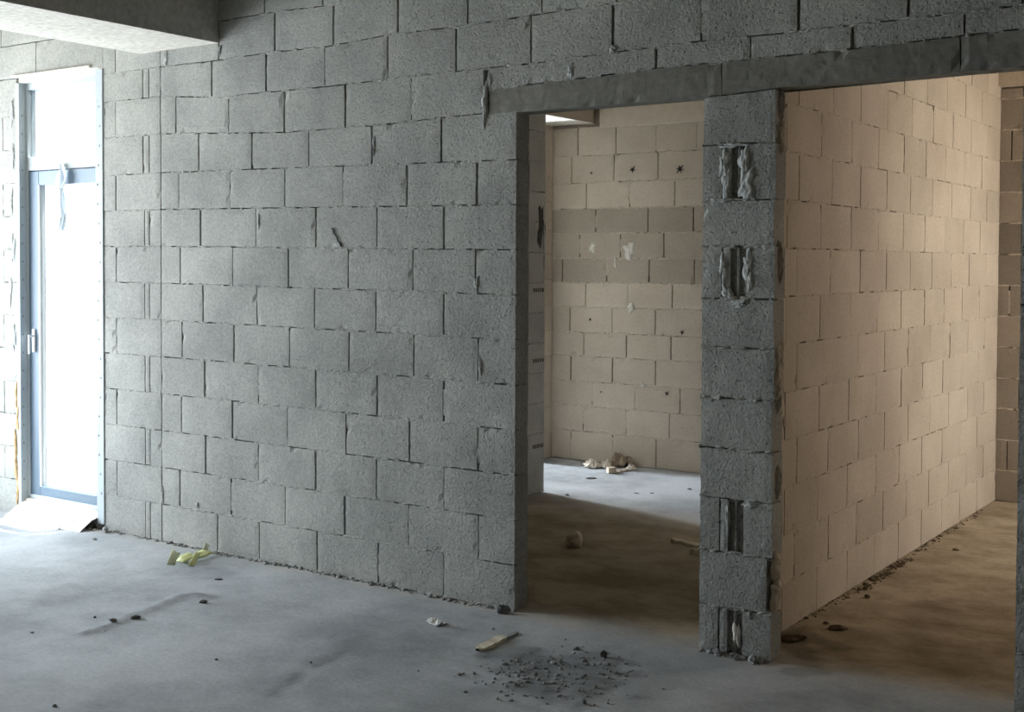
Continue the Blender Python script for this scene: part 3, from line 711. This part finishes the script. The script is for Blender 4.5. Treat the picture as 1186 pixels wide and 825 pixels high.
# spilled mortar crumbs (uncountable)
sp = MB(); rr = random.Random(5)
def crumbs(mb, pts, n, spread, s0, s1, rr):
    for i in range(n):
        a, b = rr.choice(pts); x = a + rr.gauss(0, spread[0]); y = b + rr.gauss(0, spread[1]); s = rr.uniform(s0, s1) * (1 if rr.random() < .85 else 1.7)
        vs, fs = rock(rr.random() * 50, s * rr.uniform(.8, 1.6), s, s * rr.uniform(.5, .9), 1); b0 = len(mb.v); an = rr.uniform(0, 6)
        z = fz(x, y) - .002
        mb.v += [(x + vx * math.cos(an) - vy * math.sin(an), y + vx * math.sin(an) + vy * math.cos(an), z + vz) for vx, vy, vz in vs]
        for f_ in fs: mb.poly(tuple(b0 + q for q in f_))
crumbs(sp, [tuple(fl(*p)[:2]) for p in ((620, 775), (652, 775), (690, 770), (600, 790), (662, 800))], 420, (.13, .09), .0015, .007, rr)
tag(sp.build('mortar_crumbs', M_st2), 'rough patch of crumbled grey mortar on the floor before the first opening', 'rubble', kind='stuff')
# rows of rubble along the foot of the walls
wl = MB(); rr = random.Random(8)
base = [(x, YW - .012) for x in [PL + i * .02 for i in range(int((JA - PL) / .02))]]
crumbs(wl, base, 330, (.01, .009), .003, .009, rr)
tag(wl.build('wall_foot_rubble', M_st2), 'line of grey mortar crumbs along the foot of the long grey wall', 'rubble', kind='stuff')
wl = MB(); base = [(-1.985, 5.0 + i * .03) for i in range(100)] + [(-1.965, 5.7 + .01 * i) for i in range(80)]
crumbs(wl, base, 420, (.014, .03), .002, .008, rr)
tag(wl.build('wall_foot_rubble', M_stdb), 'brown crumbs banked along the foot of the tan partition', 'rubble', kind='stuff')
wl = MB(); base = [(JB + .02 + i * .02, YW - .02) for i in range(14)]
crumbs(wl, base, 50, (.01, .012), .004, .014, rr)
tag(wl.build('wall_foot_rubble', M_st2), 'grey crumbs at the foot of the narrow pier', 'rubble', kind='stuff')
wl = MB(); base = [(WL + .1 + i * .04, 4.42 + .03 * math.sin(i)) for i in range(16)]
crumbs(wl, base, 60, (.03, .05), .003, .012, rr)
tag(wl.build('window_foot_rubble', M_stw), 'pale crumbs at the foot of the tall window', 'rubble', kind='stuff')

add_rock('stone', 583, 709.5, .075, .04, .035, M_st, 'dark wedge of mortar at the foot of the first door jamb', seed=22, rz=A)
add_rock('stone', 666, 633.5, .10, .10, .085, M_stb, 'brown broken stone alone on the dark floor of the middle room', seed=23, rz=2.0)
add_rock('mortar_lump', 108, 604, .13, .10, .07, M_stw, 'pale mortar lump on the right end of the window threshold', seed=41)
add_rock('mortar_lump', 117, 611, .09, .08, .05, M_st2, 'grey mortar lump at the corner below the right side of the window', seed=42)
add_rock('clod', 1004.5, 692, .036, .03, .022, M_stdb, 'small dark clod on the brown floor beside the tan partition', seed=24)
add_rock('clod', 971, 729, .085, .055, .02, M_stdb, 'flat dark brown clod in the second opening', seed=25, rz=A)
add_rock('clod', 956.5, 723, .03, .025, .016, M_stdb, 'tiny brown clod next to the flat dark clod', seed=26)
add_rock('clod', 918, 741, .13, .07, .03, M_stdb, 'brown heap of dirt where the tan partition meets the pier', seed=27, rz=A)
add_rock('clod', 1107, 637, .05, .035, .014, M_stdb, 'small brown clod far back on the brown floor', seed=28)
add_rock('stone_chip', 657, 574, .05, .03, .02, M_st2, 'small chip at the edge of light in the middle room', seed=29)
add_rock('stone_chip', 799, 567, .045, .03, .015, M_st, 'dark chip on the bright floor beside the pier', seed=30)
add_rock('stone_chip', 737, 571, .06, .03, .010, M_st2, 'flat chip in the middle of the bright floor', seed=31)
add_rock('stone_chip', 755, 571, .05, .03, .010, M_st2, 'flat chip on the bright floor, right of its neighbour', seed=32)
add_rock('stone_chip', 640, 537, .06, .03, .02, M_st2, 'grey chip by the far left corner of the middle room', seed=33)
add_rock('stone_chip', 684, 554.5, .09, .03, .014, M_st2, 'long grey chip in front of the crumpled paper', seed=34, rz=A)
add_rock('stone_chip', 745, 540.5, .04, .03, .03, M_stw, 'small white chip at the foot of the back wall', seed=35)

# ------------------------------------------------------------------ crumpled things
def crumple(name, px, py, w, d, h, mat, label, cat, seed, n=10, rz=A, thick=.004, folds=3.2):
    mb = MB(); rr = random.Random(seed); rows = []
    for j in range(n + 1):
        row = []
        for i in range(n + 1):
            u = i / n - .5; v = j / n - .5
            q = Vector((u * folds, v * folds, seed * 2.7)); k = noise.noise(q); k2 = noise.noise(q * 2.3)
            env = 1 - .6 * (abs(u) * 2) ** 3
            row.append((u * w * (1 + .25 * k2) + .12 * w * k, v * d * (1 + .3 * k) + .15 * d * k2, h * env * abs(1.6 * k + .9 * k2) + rr.uniform(0, .12) * h))
        rows.append(row)
    mb.quadgrid(rows)
    z0 = min(v[2] for v in mb.v); mb.v = [(a, b, c - z0 + thick * .5) for a, b, c in mb.v]
    o = mb.build(name, mat); p = fl(px, py); o.location = (p.x, p.y, fz(p.x, p.y)); o.rotation_euler = (0, 0, rz)
    s = o.modifiers.new('s', 'SOLIDIFY'); s.thickness = thick; s.offset = 0
    return tag(o, label, cat)
M_yel = plain('yellow_tape', (.62, .64, .30), .5, var=.06); M_pap = plain('pale_wrap', (.74, .68, .60), .8, var=.06); M_bag = plain('brown_sack', (.36, .28, .21), .9, var=.2)
M_card = plain('cardboard', (.55, .45, .36), .85, var=.06); M_wood = plain('weathered_wood', (.66, .60, .47), .8, bscale=25, var=.15); M_wh = plain('white_paper', (.75, .75, .73), .7)

# yellow tape: a folded ribbon running along the floor with a curl standing up at each end
def ribbon(name, px_pts, width, mat, parent=None, thick=.0025, tws=.9):
    mb = MB(); L_ = []
    for (x, y, z) in px_pts: L_.append(Vector((x, y, z)))
    rows = []
    for k in range(4):
        row = []
        for i, p in enumerate(L_):
            a = L_[min(i + 1, len(L_) - 1)] - L_[max(i - 1, 0)]; s = Vector((-a.y, a.x, 0)); s = s.normalized() if s.length > 1e-5 else Vector((0, 1, 0))
            tw = tws * math.sin(i * 1.1); s = s * math.cos(tw) + Vector((0, 0, abs(math.sin(tw))))
            row.append(p + s * width * (k / 3 - .2))
        rows.append(row)
    mb.quadgrid(rows); o = mb.build(name, mat, parent, smooth=True)
    s = o.modifiers.new('s', 'SOLIDIFY'); s.thickness = thick
    return o
tb = fl(225, 652)
tape = empty('tape', (tb.x, tb.y, 0)); tag(tape, 'crumpled yellow tape on the floor at the foot of the long grey wall', 'tape')
def loc(px, py, z=0):
    p = fl(px, py); return (p.x - tb.x, p.y - tb.y, z + fz(p.x, p.y) + .006)
ribbon('tape_strip', [loc(212, 652, .0), loc(216, 651, .012), loc(222, 650, .02), loc(229, 650, .016), loc(236, 647, .012), loc(243, 645, .02), loc(250, 643.5, .01)], .065, M_yel, tape, tws=.3)
ribbon('tape_curl', [loc(201, 655, .0), loc(203, 653, .02), loc(206, 650, .035), loc(207, 648, .032), loc(206.5, 647, .02)], .045, plain('pale_yellow_tape', (.66, .68, .48), .5), tape)['label'] = 'pale curled end of the tape'
ribbon('tape_curl', [loc(223, 656, .0), loc(227, 653, .014), loc(230, 650, .028), loc(233, 647, .03)], .03, M_yel, tape)
ribbon('tape_curl', [loc(238, 645, .005), loc(240, 643, .03), loc(241.5, 641.5, .045), loc(242, 641, .035)], .03, plain('pale_yellow_tape_end', (.66, .68, .52), .5), tape)

crumple('scrap_paper', 506, 722, .05, .075, .022, M_wh, 'small white folded scrap on the floor in front of the long wall', 'paper', 3, n=5, rz=A + .7)
# wood sliver
def plank(name, pxa, pya, pxb, pyb, w0, w1, th, mat, label, cat='wood', seed=0, lift=0.0):
    a = fl(pxa, pya); b = fl(pxb, pyb); d = Vector((b.x - a.x, b.y - a.y, 0)); Ln = d.length; d.normalize(); s = Vector((-d.y, d.x, 0))
    mb = MB(); n = 9; rr = random.Random(seed); sec = []
    for i in range(n + 1):
        t = i / n; w = (w0 + (w1 - w0) * t) * (.75 + .35 * rr.random()) * (1 if 0 < i < n else .35); c = d * (Ln * (t - .5))
        sec.append([c + s * (w / 2) + Vector((0, 0, 0)), c + s * (w / 2) + Vector((0, 0, th)), c - s * (w / 2) + Vector((0, 0, th * (.7 + .5 * rr.random()))), c - s * (w / 2), c + s * (w / 2)])
    mb.quadgrid(sec, flip=True)
    o = mb.build(name, mat); m_ = (a + b) / 2; o.location = (m_.x, m_.y, fz(m_.x, m_.y) + lift)
    return tag(o, label, cat)
plank('wood_sliver', 553, 755, 584, 739, .045, .05, .014, M_wood, 'pale wood sliver lying in front of the first door jamb', seed=2)
plank('wood_offcut', 582, 741, 600, 733, .02, .02, .010, M_st2, 'dark grey sliver touching the right end of the pale wood sliver', seed=5)
plank('wood_stick', 778, 627, 820, 637, .045, .05, .018, M_wood, 'pale stick on the brown floor disappearing behind the pier', seed=3)
plank('wood_offcut', 799, 641, 816, 645, .04, .04, .03, M_wood, 'short pale offcut below the stick behind the pier', seed=4)
crumple('paper_heap', 692, 541, .19, .13, .055, M_pap, 'crumpled pale wrapping paper at the foot of the back wall', 'paper', 5, n=14, folds=3.6)
crumple('sack', 722, 540, .19, .12, .085, M_bag, 'crumpled brown sack against the back wall, right of the pale paper', 'sack', 9, n=12, folds=3.2)
crumple('paper_sheet', 731, 545, .07, .05, .05, M_pap, 'pale paper corner sticking up in front of the brown sack', 'paper', 14, n=6, folds=3)
# small open carton
p = fl(708, 548); ct = empty('carton', (p.x, p.y, 0), A + .3); tag(ct, 'small cardboard carton in front of the crumpled paper', 'box')
bxp('carton_body', [(-.03, .03, -.025, .025, .0, .042)], M_card, ct, .002)
bxp('carton_flap', [(.028, .07, -.022, .022, .003, .007)], M_card, ct, .001)
plank('card_strip', 716, 547, 729, 545, .035, .03, .014, M_card, 'narrow strip of card right of the small carton', 'card', seed=9)

# ------------------------------------------------------------------ light
w = bpy.data.worlds.new('world'); bpy.context.scene.world = w; w.use_nodes = True
nt = w.node_tree; bg = nt.nodes['Background']
sky = nt.nodes.new('ShaderNodeTexSky'); sky.sky_type = 'HOSEK_WILKIE'; sky.turbidity = 6; sky.ground_albedo = .6
sky.sun_direction = Vector((.087, .174, 1)).normalized()
mx = nt.nodes.new('ShaderNodeMix'); mx.data_type = 'RGBA'; mx.inputs['Factor'].default_value = .75; mx.inputs['B'].default_value = (.86, .93, 1.0, 1)
nt.links.new(sky.outputs[0], mx.inputs['A']); nt.links.new(mx.outputs['Result'], bg.inputs['Color']); bg.inputs['Strength'].default_value = 3
def area(name, loc, target, sx, sy, power, col):
    l = bpy.data.lights.new(name, 'AREA'); l.shape = 'RECTANGLE'; l.size = sx; l.size_y = sy; l.energy = power; l.color = col
    o = bpy.data.objects.new(name, l); C.objects.link(o); o.location = loc
    o.rotation_euler = (Vector(target) - Vector(loc)).to_track_quat('-Z', 'Y').to_euler(); return o
SKYC = (.80, .91, 1.0)
area('daylight_west', (-8.12, 3.05, 1.28), (-4, 3.05, 1.1), 2.2, 2.25, 235, SKYC)
pw = area('daylight_portal', (-6.35, 4.64, 1.35), (-6.35, 3.0, 1.35), .8, 2.6, 1, (1, 1, 1)); pw.data.cycles.is_portal = True
area('daylight_passage', (-7.55, 7.65, 1.2), (-4.5, 7.55, .7), .36, 2.2, 290, (.82, .91, 1.0))
area('daylight_east', (.2, 7.55, 1.5), (-2.0, 7.65, 1.3), 1.2, 1.9, 36, (1.0, .89, .74))
s = bpy.data.lights.new('sun', 'SUN'); s.energy = 14; s.angle = math.radians(.6); s.color = (1, .95, .87)
so = bpy.data.objects.new('sun', s); C.objects.link(so)
so.rotation_euler = Vector((-.087, -.174, -1)).to_track_quat('-Z', 'Y').to_euler()

sc = bpy.context.scene
sc.view_settings.view_transform = 'Standard'; sc.view_settings.look = 'None'; sc.view_settings.gamma = 1; sc.view_settings.exposure = 0
sc.view_settings.use_curve_mapping = False
sc.cycles.use_denoising = True; sc.cycles.max_bounces = 10; sc.cycles.diffuse_bounces = 6; sc.cycles.sample_clamp_indirect = 6
